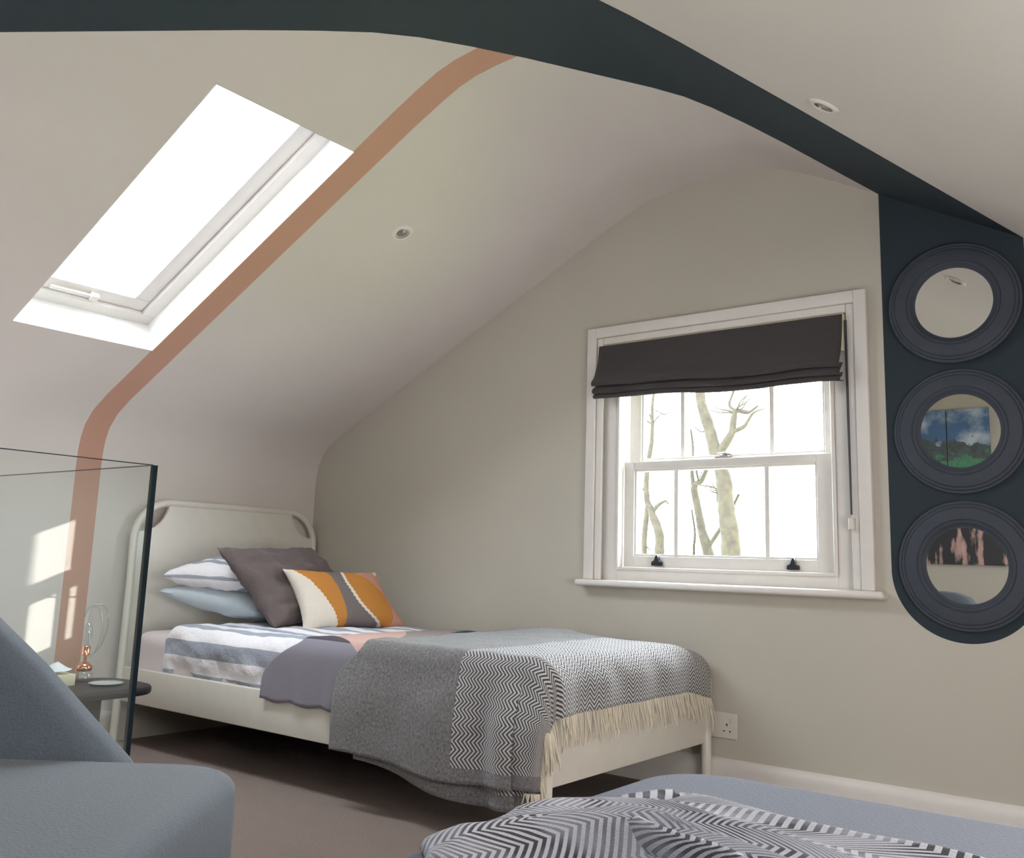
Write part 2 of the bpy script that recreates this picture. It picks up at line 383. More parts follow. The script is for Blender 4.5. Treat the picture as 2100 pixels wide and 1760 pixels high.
# ------------------------------------------------------------------ sash window in the gable
win = thing('window_1', 'white painted sash window in the gable wall', 'window', (2.2, 0, WZ0)); struct(win)
def ring(b, x0, x1, z0, z1, w, y0, y1, sides='LRTB', wb=None):
    wb = wb or w
    if 'L' in sides: b.box(x0, x0 + w, y0, y1, z0, z1)
    if 'R' in sides: b.box(x1 - w, x1, y0, y1, z0, z1)
    if 'T' in sides: b.box(x0 + w if 'L' in sides else x0, x1 - w, y0, y1, z1 - w, z1)
    if 'B' in sides: b.box(x0 + w, x1 - w, y0, y1, z0, z0 + wb)
    return b
b = MB(); ring(b, 1.641, 2.7525, .703, 1.703, .042, -.024, 0, 'LRT'); b.build('architrave', M['gloss_white'], win, bevel=.003)
b = MB(); ring(b, 1.683, 2.7105, .703, 1.661, .030, -.015, 0.0, 'LRT'); b.build('inner_moulding', M['gloss_white'], win, bevel=.005, bseg=4)
b = MB(); ring(b, 1.70, 2.695, .700, 1.645, .070, .012, .15, wb=.045); 
b.box(2.625, 2.63, .012, .04, .75, 1.57)
b.build('box_frame', M['gloss_white'], win, bevel=.002)
b = MB(); ring(b, 1.768, 2.627, .742, 1.60, .013, .004, .045); b.build('staff_bead', M['gloss_white'], win, bevel=.004)
b = MB(); b.box(1.62, 2.788, -.058, .02, .678, .703); b.build('window_sill', M['gloss_white'], win, bevel=.0115, bseg=5)
def sash(x0, x1, z0, z1, gx0, gx1, gz0, gz1, y0, y1, bars, nm):
    b = MB(); b.box(x0, gx0, y0, y1, z0, z1).box(gx1, x1, y0, y1, z0, z1).box(gx0, gx1, y0, y1, z0, gz0).box(gx0, gx1, y0, y1, gz1, z1)
    s = b.build('sash', M['gloss_white'], win, bevel=.002); s['label'] = nm
    b = MB(); ring(b, gx0 - .001, gx1 + .001, gz0 - .001, gz1 + .001, .009, y0 + .006, y1 - .004); b.build('glazing_bead', M['gloss_white'], s, bevel=.002)
    for x in bars: MB().box(x - .009, x + .009, y0 + .004, y1 - .004, gz0, gz1).build('glazing_bar', M['gloss_white'], s, bevel=.003)
    ym = (y0 + y1) / 2; MB().box(gx0, gx1, ym - .002, ym + .002, gz0, gz1).build('pane', M['pane'], s)
    return s
lo = sash(1.781, 2.614, .752, 1.160, 1.826, 2.548, .797, 1.130, .046, .082, (2.006, 2.366), 'lower sash, slid forward of the upper one')
up = sash(1.781, 2.614, 1.128, 1.60, 1.832, 2.566, 1.170, 1.56, .086, .122, (2.012, 2.372), 'upper sash behind the grey blind')
for x in (1.933, 2.463):
    b = MB().prism([(-.021, 0), (.021, 0), (.021, .014), (.010, .020), (.006, .036), (.001, .042), (-.004, .036), (-.010, .020), (-.021, .014)], lambda p, t: (x + p[0], t, .762 + p[1]), .030, .046)
    b.build('sash_stop', M['black'], win, bevel=.002)
b = MB().box(2.165, 2.235, .052, .084, 1.160, 1.166).box(2.186, 2.214, .056, .080, 1.166, 1.172).tube([(2.17, .066, 1.178), (2.20, .063, 1.181), (2.226, .066, 1.172)], .0045).lathe([(0, 0), (.012, 0), (.012, .010), (.006, .014), (0, .014)], (2.2, .068, 1.166))
b.build('sash_lock', M['chrome'], win, smooth=True)

# roman blind, pulled up into folds
bl = thing('roman_blind', 'charcoal grey roman blind pulled up at the top of the sash window', 'blind', (2.2, -.02, 1.39))
pr = spline([(-.030, 1.622), (-.032, 1.60), (-.038, 1.55), (-.052, 1.50), (-.070, 1.468), (-.078, 1.452), (-.070, 1.447), (-.036, 1.466), (-.050, 1.448), (-.068, 1.432), (-.072, 1.422), (-.062, 1.420), (-.034, 1.434), (-.050, 1.420), (-.062, 1.411), (-.064, 1.402), (-.056, 1.399), (-.030, 1.408)] and
            [Vector((a, c, 0)) for a, c in [(-.030, 1.622), (-.032, 1.60), (-.038, 1.55), (-.052, 1.50), (-.070, 1.468), (-.078, 1.452), (-.070, 1.447), (-.036, 1.466), (-.050, 1.448), (-.068, 1.432), (-.072, 1.422), (-.062, 1.420), (-.034, 1.434), (-.050, 1.420), (-.062, 1.411), (-.064, 1.402), (-.056, 1.399), (-.030, 1.408)]], 4)
def blindf(u, v):
    p = pr[int(v)]; x = 1.703 + u * .972
    k = sm(1.60, 1.45, p.y); y = p.x; z = p.y + .008 * k - k * (.026 * u + .007 * math.sin(u * 11 + 1) * u) + k * .004 * NZ(u * 8, v * .15)
    y += k * (.006 * NZ(u * 5, v * .2, 3) - .006 * math.sin(u * 9))
    x += (0.5 - u) * -.0 - (.004 * k if u < .02 else 0)
    return (x, y, z)
MB().grid(blindf, lin(0, 1, 60), range(len(pr))).build('folded_fabric', M['blind'], bl, smooth=True, solid=.003, soff=0)
MB().box(1.706, 2.676, -.026, -.012 + .012, 1.600, 1.626).build('headrail', M['lining'], bl)
MB().box(2.664, 2.676, -.030, -.002, 1.50, 1.598).build('lining', M['lining'], bl)
chn = MB().tube([(2.686, -.026, 1.60), (2.688, -.030, 1.30), (2.687, -.026, .945)], .0030, 6).tube([(2.680, -.020, 1.60), (2.682, -.024, 1.30), (2.684, -.022, .945)], .0022, 6).build('pull_chain', M['cord'], bl)
MB().box(2.677, 2.697, -.034, -.014, .895, .935).build('chain_tidy', M['socket'], chn, bevel=.004)

# ------------------------------------------------------------------ skylight (window_2)
n_up = Vector((-math.sin(TH), 0, math.cos(TH))); sl = Vector((math.cos(TH), 0, math.sin(TH))); O = Vector((0, 0, KZ))
def SK(s, y, d): return O + sl * s + n_up * d + Vector((0, y, 0))
S0, S1 = .4685 / math.cos(TH), 1.532 / math.cos(TH)
sky = thing('window_2', 'white roof window in the left slope of the ceiling', 'window', SK((S0 + S1) / 2, SY0, 0)); struct(sky)
def slab(b, s0, s1, y0, y1, d0, d1):
    vs = [SK(s, y, d) for d in (d0, d1) for y in (y0, y1) for s in (s0, s1)]
    return b.add(vs, [(0, 2, 3, 1), (4, 5, 7, 6), (0, 1, 5, 4), (2, 6, 7, 3), (0, 4, 6, 2), (1, 3, 7, 5)])
yb, yf = SY1, SY0   # far-left edge, gable-side edge
b = MB(); t_ = .02
slab(b, S0 - t_, S0, yb - t_, yf + t_, .002, .14); slab(b, S1, S1 + t_, yb - t_, yf + t_, .002, .14); slab(b, S0, S1, yf, yf + t_, .002, .14); slab(b, S0, S1, yb - t_, yb, .002, .14)
b.build('reveal', M['reveal'], sky)
def sring(b, s0, s1, y0, y1, w, d0, d1):
    slab(b, s0, s0 + w, y0, y1, d0, d1); slab(b, s1 - w, s1, y0, y1, d0, d1); slab(b, s0 + w, s1 - w, y0, y0 + w, d0, d1); slab(b, s0 + w, s1 - w, y1 - w, y1, d0, d1); return b
sring(MB(), S0 - t_, S1 + t_, yb - t_, yf + t_, .070, .12, .20).build('outer_frame', M['gloss_white'], sky, bevel=.003)
f_ = sring(MB(), S0 + .052, S1 - .022, yb + .03, yf - .052, .062, .135, .19).build('sash', M['gloss_white'], sky, bevel=.004)
slab(MB(), S0 + .11, S1 - .08, yb + .08, yf - .11, .175, .179).build('pane', M['pane'], f_)
slab(slab(MB(), S0 + .070, S0 + .088, yb + .10, yf - .24, .118, .126), S0 + .066, S0 + .094, yf - .27, yf - .24, .112, .135).build('handle', M['gloss_white'], f_, bevel=.003)
slab(MB(), S1 - .055, S1 - .040, yf - .075, yf - .055, .120, .136).build('hinge_pin', M['chrome'], sky, bevel=.002)

# unseen roof window frame added around the roof fill lamp, ceiling uncut behind it
rs = Vector((1, 0, -.558)).normalized(); rn = Vector((.558, 0, 1)).normalized()
def RS(x, y, d): return Vector((x, y, 1.794 - (x - 3.228) * .558)) + rn * d
def rslab(b, x0, x1, y0, y1, d0, d1):
    vs = [RS(x, y, d) for d in (d0, d1) for y in (y0, y1) for x in (x0, x1)]
    return b.add(vs, [(0, 2, 3, 1), (4, 5, 7, 6), (0, 1, 5, 4), (2, 6, 7, 3), (0, 4, 6, 2), (1, 3, 7, 5)])
rw = thing('added_roof_window', 'added roof window frame with a closed white blind on the uncut right slope', 'window', RS(3.72, -3.05, 0)); struct(rw)
b = MB(); rslab(b, 3.36, 3.40, -3.6, -2.5, -.03, 0); rslab(b, 4.04, 4.08, -3.6, -2.5, -.03, 0); rslab(b, 3.40, 4.04, -3.6, -3.56, -.03, 0); rslab(b, 3.40, 4.04, -2.54, -2.5, -.03, 0); b.build('frame', M['gloss_white'], rw)
rslab(MB(), 3.40, 4.04, -3.56, -2.54, -.012, -.004).build('blind', M['reveal'], rw)
# small sash window in the back wall
bwn = thing('window_3', 'small white sash window in the wall behind the camera', 'window', (2.7, BACK, BZ0)); struct(bwn)
b = MB(); y0, y1 = BACK - .03, BACK - .002
b.box(BX0, 2.527, y0, y1, BZ0, BZ1).box(2.870, BX1, y0, y1, BZ0, BZ1).box(2.527, 2.870, y0, y1, BZ0, 1.300).box(2.527, 2.870, y0, y1, 1.782, BZ1).box(2.527, 2.870, y0, y1, 1.510, 1.577)
b.box(2.590, 2.622, y0, y1, 1.30, 1.51).box(2.772, 2.802, y0, y1, 1.30, 1.51).box(2.527, 2.568, y0, y1, 1.577, 1.782)
b.build('sash', M['gloss_white'], bwn)
MB().box(2.527, 2.87, BACK - .018, BACK - .014, 1.30, 1.782).build('pane', M['pane'], bwn)

# ------------------------------------------------------------------ outdoors
struct(MB().box(-22, 22, .3, 40, -5.6, -5.5).build('ground', M['ground']))
nb = MB().box(8.5, 17, -9, -5.5, -5.5, 8.0).prism([(-9.4, 8.0), (-5.1, 8.0), (-7.25, 10.5)], lambda p, t: (t, p[0], p[1]), 8.3, 17.2)  # unseen house added to keep direct sun off the trees
struct(nb.build('added_sun_blocker', plain('weathered_brick', (0.25, 0.13, 0.09), .9, amt=.3, scale=4)))
random.seed(5)
def limb(b, pts, r0, r1, seg=9):
    p = spline(pts, 6); n = len(p)
    p = [q + Vector((NZ(q.x * 3, q.z * 3), NZ(q.z * 3, q.x, 4), 0)) * .03 for q in p]
    b.tube(p, [(r0 + (r1 - r0) * i / (n - 1)) * (1 + .15 * NZ(i * .7, r0 * 50)) for i in range(n)], seg)
def twigs(b, p, n, L, r, spread=1.0):
    for _ in range(n):
        d = Vector((random.uniform(-1, 1) * spread, random.uniform(-.4, .4), random.uniform(.1, 1))).normalized(); q = Vector(p); pts = [q]
        for k in range(4): d = (d + Vector((random.uniform(-.5, .5), 0, random.uniform(-.3, .4)))).normalized(); q = q + d * L / 4; pts.append(q)
        limb(b, pts, r, r * .35, 5)
b = MB()
limb(b, [(-.30, 6, -5.5), (-.38, 6, -2), (-.45, 6, .4), (-.512, 6, .93), (-.53, 6, 1.25), (-.575, 6, 1.5), (-.60, 6, 1.77), (-.68, 6, 2.0), (-.76, 6, 2.25), (-.86, 6, 2.67), (-.9, 6, 3.2), (-.8, 6.1, 4.2), (-.85, 6.1, 5.4)], .13, .03, 12)
limb(b, [(-.655, 6, 1.95), (-.55, 6.0, 2.12), (-.50, 6, 2.2), (-.46, 6, 2.34), (-.434, 6, 2.42), (-.34, 6, 2.40), (-.282, 6, 2.40), (-.195, 6, 2.455)], .05, .012)
limb(b, [(-.50, 6, 2.2), (-.36, 6, 2.25), (-.25, 6, 2.38), (-.12, 6, 2.42)], .03, .006)
limb(b, [(-.44, 6, 2.42), (-.5, 6, 2.5), (-.45, 6, 2.7), (-.5, 6, 3.1)], .02, .008)
limb(b, [(-.55, 6, 1.54), (-.66, 6, 1.46), (-.68, 6, 1.6), (-.86, 6, 1.64), (-1.0, 6, 1.66)], .014, .005)
limb(b, [(-.74, 6, 2.25), (-.85, 6, 2.22), (-.95, 6, 2.30)], .014, .005)
twigs(b, (-.45, 6, 2.4), 6, .3, .012, 1.3); twigs(b, (-.62, 6, 1.55), 5, .25, .010, 1.4); twigs(b, (-.85, 6, 3.0), 6, .8, .03); twigs(b, (-.85, 6, 4.6), 8, 1.2, .03, 1.5)
tag(b.build('bare_tree', M['bark'], smooth=True), 'thick mossy bare tree forking behind the middle of the sash window', 'tree')
b = MB()
limb(b, [(-.75, 6.3, -5.5), (-.82, 6.3, -1), (-.88, 6.3, .6), (-.91, 6.3, .95), (-.98, 6.3, 1.15), (-1.02, 6.3, 1.33), (-1.08, 6.3, 1.58), (-1.06, 6.3, 1.68), (-.98, 6.3, 1.72), (-.90, 6.3, 1.84)], .075, .024)
limb(b, [(-1.08, 6.3, 1.6), (-1.10, 6.3, 1.9), (-1.14, 6.3, 2.3)], .03, .012)
limb(b, [(-.90, 6.3, .98), (-.78, 6.3, 1.15), (-.66, 6.3, 1.36), (-.56, 6.3, 1.56)], .026, .015)
limb(b, [(-1.12, 6.3, .7), (-1.10, 6.3, .95), (-1.08, 6.3, 1.15), (-1.12, 6.3, 1.4)], .02, .01)
twigs(b, (-1.05, 6.3, 1.66), 3, .3, .012, 1.2)
tag(b.build('bare_tree', M['bark'], smooth=True), 'thin forked bare tree left of the thick mossy trunk outside the window', 'tree')
b = MB()
limb(b, [(-1.2, 5.8, -5.5), (-1.23, 5.8, -1), (-1.25, 5.8, .7), (-1.25, 5.8, 1.12), (-1.34, 5.8, 1.34), (-1.43, 5.8, 1.52), (-1.36, 5.8, 1.95), (-1.33, 5.8, 2.42), (-1.3, 5.8, 2.9)], .07, .012)
limb(b, [(-1.34, 5.8, 1.34), (-1.27, 5.8, 1.42), (-1.19, 5.8, 1.46), (-1.15, 5.8, 1.43)], .026, .012)
limb(b, [(-1.40, 5.8, 1.52), (-1.47, 5.8, 1.60)], .018, .012)
twigs(b, (-1.33, 5.8, 2.3), 4, .3, .010, 1.4); twigs(b, (-1.2, 5.8, 2.4), 2, .25, .008, 1.6)
tag(b.build('bare_tree', M['bark'], smooth=True), 'slim crooked bare sapling behind the left panes of the window', 'tree')
b = MB(); limb(b, [(-1.50, 6.0, -5.5), (-1.51, 6.0, 0), (-1.52, 6.0, .92), (-1.53, 6.0, 1.4), (-1.52, 6.0, 1.78), (-1.54, 6.0, 2.0)], .05, .012)
limb(b, [(-1.52, 6, 1.0), (-1.47, 6, .96), (-1.42, 6, .93)], .012, .005)
tag(b.build('bare_tree', M['bark'], smooth=True), 'straight thin pinkish stem furthest left behind the sash window', 'tree')

# ------------------------------------------------------------------ mirrors
def mirror(z, label, tilt=(0, 0, 0)):
    r = thing('round_mirror', label, 'mirror', (3.022, 0, z), 'round mirrors on the dark stripe')
    fr = [(.115, 0), (.196, 0), (.197, .009), (.1955, .0125), (.1925, .014), (.189, .0135), (.1875, .0125), (.186, .016), (.183, .0185), (.179, .0185), (.1775, .0175), (.176, .021), (.172, .0225), (.145, .0245), (.141, .0245), (.1395, .0215), (.137, .0205), (.1355, .0225), (.132, .0225), (.128, .019), (.124, .013), (.120, .011), (.118, .0095), (.115, .009), (.115, 0)]
    MB().lathe(fr, (3.022, 0, z), (0, -1, 0), 72).build('frame', M['mframe'], r, smooth=True, dedupe=True)
    b = MB(); b.lathe([(.118, .0), (.118, .008)], (3.022, 0, z), (0, -1, 0), 64); n = len(b.v); b.v.append(Vector((3.022, -.008, z))); b.f += [(64 + k, 64 + (k + 1) % 64, n) for k in range(64)]
    b.build('mirror_glass', M['mirror'], r); r.rotation_euler = tilt
    if tilt[0]: r.location.y -= .007
mirror(1.614, 'slate framed round mirror, top of three, reflecting the plain ceiling', (-.032, 0, .020))
mirror(1.204, 'slate framed round mirror, middle of three, reflecting a sky picture')
mirror(.790, 'slate framed round mirror, lowest of three, reflecting dark shapes')

# ------------------------------------------------------------------ downlights
def downlight(p, nrm, label):
    r = thing('recessed_spotlight', label, 'spotlight', p, 'recessed ceiling spotlights'); a = -Vector(nrm).normalized()
    MB().lathe([(.026, -.004), (.026, .004), (.032, .006), (.040, .004), (.043, 0), (.043, -.002)], p, a, 40).build('bezel', M['gloss_white'], r, smooth=True)
    rf = MB().lathe([(.026, .003), (.0255, -.001), (.022, -.0005), (.015, .002)], p, a, 32).build('reflector', M['lampin'], r, smooth=True)
    MB().lathe([(.0, .0045), (.006, .004), (.011, .003), (.0155, .002)], p, a, 24).build('bulb', M['chrome'], rf, smooth=True)
downlight(O + sl * (1.334 / math.cos(TH)) + Vector((0, -.80, 0)), n_up, 'white rimmed round spotlight in the left ceiling slope beside the peach stripe')
x = 2.896; downlight((x, -.806, 1.794 - (x - 3.228) * .558 - .001), rn, 'white rimmed round spotlight in the right ceiling slope beyond the dark stripe')

# double socket
so = thing('wall_socket', 'white double wall socket behind the foot of the bed', 'socket', (2.199, 0, .184))
plate = MB().box(2.126, 2.272, -.010, 0, .184, .270).build('plate', M['socket'], so, bevel=.003)
for cx in (2.163, 2.236):
    b = MB().box(cx - .002, cx + .002, -.0106, -.0095, .226, .234)
    for dx in (-.011, .011): b.box(cx + dx - .003, cx + dx + .003, -.0106, -.0095, .207, .211)
    b.build('pin_holes', M['hole'], plate)
    MB().box(cx + .018 - .004, cx + .018 + .004, -.013, -.0095, .236, .252).build('switch', M['socket'], plate, bevel=.001)

# ------------------------------------------------------------------ bed
BXH, BXF, BYN, BYF = .055, 2.172, -.985, -.045
bed = thing('single_bed', 'cream metal single bed with rounded tubular headboard along the window wall', 'bed', (1.1, -.51, 0))
yn, yf_ = -.955, -.055
path = [(.075, -1.0, 0), (.072, -.995, .30), (.06, -.985, .60), (.05, -.982, .78)]
arc = [(.05, -.982 + .155 * (1 - math.cos(a)), .808 + .155 * math.sin(a)) for a in lin(.1, math.pi / 2, 9)]
arc2 = [(.05, -.033 - .155 * (1 - math.cos(a)), .808 + .155 * math.sin(a)) for a in lin(math.pi / 2, .1, 9)]
MB().tube(path + arc + arc2 + [(.05, -.033, .78), (.06, -.030, .60), (.072, -.022, .30), (.075, -.020, 0)], .0155, 14).build('headboard_tube', M['cream'], bed, smooth=True)
def notch(cx, cz, a0, a1): return [(cx + .125 * math.cos(a), cz + .125 * math.sin(a)) for a in lin(a0, a1, 10)]
poly = [(-.985, .17), (-.03, .17), (-.03, .845)] + notch(-.055, .965, -math.pi / 2 - .0, -math.pi - .0)[0:] + [(-.18, .963), (-.835, .963)] + notch(-.96, .965, 0, -math.pi / 2) + [(-.985, .845)]
poly = [(y, z) for y, z in poly]
hp = MB().prism(poly, lambda p, t: (t, p[0], p[1]), .044, .058).build('headboard_panel', M['cream'], bed)
MB().box(.058, .0588, -.98, -.035, .8445, .8465).build('panel_seam', M['cream'], hp)
MB().box(.075, BXF, -.995, -.975, .167, .300).build('side_rail', M['cream'], bed, bevel=.004)
MB().box(.075, BXF, -.045, -.025, .167, .300).build('side_rail', M['cream'], bed, bevel=.004)
MB().box(BXF - .012, BXF + .004, -.975, -.045, .167, .385).build('foot_panel', M['cream'], bed, bevel=.004)
for y in (-.985, -.040):
    MB().tube([(BXF, y, 0), (BXF, y, .38), (BXF, y, .395)], [.0185, .0185, .012], 16).build('leg', M['cream'], bed, smooth=True)
MB().box(.08, BXF - .02, -.975, -.045, .17, .19).build('slat_base', M['wood'], bed)

# mattress
def rbox(x0, x1, y0, y1, z0, z1, r, amp=.004, sc=7, seed=0, N=(40, 20, 10)):
    bm = bmesh.new(); bmesh.ops.create_cube(bm, size=1)
    bmesh.ops.transform(bm, matrix=Matrix.Translation(((x0 + x1) / 2, (y0 + y1) / 2, (z0 + z1) / 2)) @ Matrix.Diagonal((x1 - x0, y1 - y0, z1 - z0, 1)), verts=bm.verts)
    bmesh.ops.bevel(bm, geom=list(bm.edges), offset=r, segments=5, profile=.5, affect='EDGES')
    bmesh.ops.subdivide_edges(bm, edges=[e for e in bm.edges if e.calc_length() > .1], cuts=8, use_grid_fill=True)
    for v in bm.verts:
        v.normal_update(); k = NZ(v.co.x * sc + seed, v.co.y * sc, v.co.z * sc); v.co += v.normal * k * amp
    b = MB(); b.v = [v.co.copy() for v in bm.verts]; bm.verts.index_update(); b.f = [tuple(v.index for v in f.verts) for f in bm.faces]; bm.free(); return b
tag(rbox(.10, 2.15, -.968, -.052, .192, .440, .05, .006, 14).build('mattress', M['matt'], smooth=True), 'white mattress in a ruffled cotton sheet, showing at the head of the bed', 'mattress')

# cloths draped over the bed: v = 0 at the near edge, positive across the top, negative down the side
def cross(v, yn, zt, r=.045):
    # returns (y, z, ny, nz)
    q = r * math.pi / 2
    if v >= q / 2:
        return (yn + r + (v - q / 2), zt, 0, 1)
    if v > -q / 2:
        a = (q / 2 - v) / q * math.pi / 2
        return (yn + r - r * math.sin(a), zt - r + r * math.cos(a), -math.sin(a), math.cos(a))
    return (yn, zt - r + (v + q / 2), -1, 0)
# striped duvet
ends = [.305]
def duv(u, v):
    x = .315 + u; y, z, ny, nz = cross(v, -.985, .478, .06)
    if u < .06: k = 1 - u / .06; y, z = y + ny * -.02 * k * k, z - .022 * k * k * (1 if nz > .3 else .3)
    side = max(0, -v)
    w_ = .012 * NZ(x * 5 + v * 3, v * 9) + .008 * NZ(x * 16 + v * 14, v * 20 - x * 6, 2) * (1 if v < .05 else .5)
    sag = sm(.03, .2, side)
    y += ny * w_ - sag * .006 * math.sin(x * 23) + (.022 * sm(.10, .2, side) if x < 1.0 else .0)
    z += nz * (w_ * .8)
    z += -.012 * sm(.45, .75, x) * sm(.12, .2, side) * (1 - sm(.85, 1.0, x))
    if v > .75: z -= .03 * sm(.75, .93, v)
    x += .012 * NZ(v * 12, 3) * (1 - min(1, u / .1)) - (.03 * sm(.0, .15, side) * 0)
    return (x, y, z)
o = MB().grid(duv, lin(0, 1.30, 110), lin(-.185, .895, 90)).build('duvet', M['duvet'], smooth=True, solid=.012, soff=-1, )
tag(o, 'crumpled duvet with white and blue-grey stripes on the bed', 'duvet')
# bedspread
def spr(u, v):
    x = .985 + u; side = max(0, -v)
    top_in = .19 * (1 - sm(-.03, .15, side)) ** 1.6 ; x += top_in * (1 - sm(0, .55, u))
    y, z, ny, nz = cross(v, -1.006, .489, .055)
    w_ = .004 * NZ(x * 6, v * 8, 9) + (.009 if x < 1.35 else .002) * sm(.08, .22, side) * math.sin(x * 34 + 2 * NZ(x * 4, 0)) 
    y += ny * max(w_, -.001) ; z += nz * w_ * .6
    z += .006 * math.sin(x * 40) * sm(.16, .22, side)
    if v > .75: z -= .026 * sm(.75, .93, v)
    return (x, y, z)
o = MB().grid(spr, lin(0, .72, 70), lin(-.205, .90, 90)).build('bedspread', M['spread'], smooth=True, solid=.004, soff=-1)
tag(o, 'grey mauve bedspread with pink, plum and teal blocks lying under the woolly throw', 'bedspread')
# throw over the foot of the bed
XF = 2.196; ZT = .505; YN = -1.018; UF = XF - 1.385
def thr(u, v):
    # u from 0 (left edge) to UF+.15 (down the foot), v from -.33 (near hem) to .92
    a = u - UF + .08; r = .085
    side = max(0, -v)
    hem_lo = 0
    y, z, ny, nz = cross(v, YN, ZT, .05)
    lift = .020 * math.exp(-((u - .22) / .18) ** 2 - ((v - .80) / .18) ** 2)
    drop = .045 * sm(.05, -.35, v) * 0
    x = 1.385 + u + .085 * sm(.06, -.02, side) * (1 - sm(0, .35, u)) * (1 if v > -.06 else 0) * 0
    x += (.085 * (1 - sm(.0, .11, side))) * (1 - sm(0, .4, u))
    wv = .004 * NZ(x * 7, v * 7, 5) + .004 * NZ(x * 15, v * 15, 6)
    fold = sm(.03, .2, side) * (.022 + .010 * math.sin(u * 17 + .6) + .024 * math.exp(-((u - .68) / .05) ** 2) - .008 * math.exp(-((u - .60) / .03) ** 2))
    if a <= 0:
        Y = y + ny * (wv + fold) + 0; Z = z + nz * wv + lift
        if ny < -.9: Z -= 0
        X = x
    else:
        q = r * math.pi / 2
        if a < q: ang = a / q * math.pi / 2; dx, dz, nx, nzz = r * math.sin(ang), r - r * math.cos(ang), math.sin(ang), math.cos(ang)
        else: dx, dz, nx, nzz = r, r + (a - q), 1, 0
        if v >= 0.02:
            X = 1.385 + UF - .08 + dx + nx * (wv + .004 * math.sin(v * 30) * sm(.06, .15, a)); Y = y; Z = z - dz + nzz * wv
            Z -= .0
            if v < .12: kk = 1 - (v - .02) / .10; X += .012 * kk * nx; Y -= .0
        else:
            b_ = -v + .02; phi = math.atan2(a * 1.0, b_ * 1.0)
            rr = .5 * min(a, b_) * .45
            zz = ZT - r * .35 - max(math.hypot(a, b_) - .02, 0) + .02
            edge = .05
            X = 1.385 + UF - .08 + dx * (1) + rr * math.sin(phi) * .55
            Y = y + ny * fold - rr * math.cos(phi) * .8
            Z = z - dz * (1 - sm(.02, .22, b_)) - .0
            X -= sm(.05, .3, b_) * .030
            Y += sm(.05, .3, b_) * a * .20
        
    Z -= .035 * sm(.76, .96, v) * (.5 + .5 * sm(-.15, .05, a))
    if side > .2: Z += .012 * math.sin(u * 8 + 1) * sm(.2, .33, side)
    return Vector((X, Y, Z))
UE = UF + .120
tb = thing('throw_blanket', 'grey herringbone wool throw with cream fringe over the foot of the bed', 'throw', (1.9, -.5, .5))
us = lin(0, UE, 150); vs_ = lin(-.335, .955, 150)
wc = MB().grid(thr, us, vs_).build('woven_cloth', M['throw'], tb, smooth=True, solid=.006, soff=-1)
def under(u, v):
    p = thr(.10 + u, max(v, -.335)); k = sm(.0, -.36, v)
    return Vector((p.x - .01, p.y + .012 + .01 * k, p.z - .020 - .040 * k * sm(0, .55, u)))
MB().grid(under, lin(0, UE - .14, 50), lin(-.335, -.10, 20)).build('lower_layer', M['throw'], tb, smooth=True, solid=.004)
# fringe strands
random.seed(11); b = MB()
def strand(p, d, L):
    p = Vector(p); d = Vector(d); side_ = Vector((random.uniform(-1, 1), random.uniform(-1, 1), 0)) * .008
    q = [p, p + d * L * .35 + side_ * .3, p + d * L * .7 + side_ + Vector((0, 0, -.004)), p + d * L * .7 + Vector((0, 0, -L * .3)) + side_ * 1.5]
    b.tube(q, [.0021, .0019, .0017, .0013], 5)
for k in range(118):
    v = .03 + .92 * (k + random.uniform(-.3, .3)) / 118; p = thr(UE, v); far = sm(.86, .95, v)
    strand(p + Vector((.001, 0, 0)), (.10 + .1 * random.random(), random.uniform(-.15, .15) + .1 * far, -1), .082 * random.uniform(.75, 1.15) * (1 + .45 * far))
for k in range(46):
    v = .03 - .36 * k / 46; p = thr(UE, v)
    strand(p, (.16 + random.uniform(-.1, .1), .12, -1), .085 * random.uniform(.8, 1.2))
for k in range(22):
    p = thr(UE - .14 + .12 * k / 22, -.33); p.z -= .012; p.y += .01
    strand(p, (.1, 0, -1), .035 * random.uniform(.7, 1.2))
b.build('fringe', M['fringe'], wc, smooth=True)

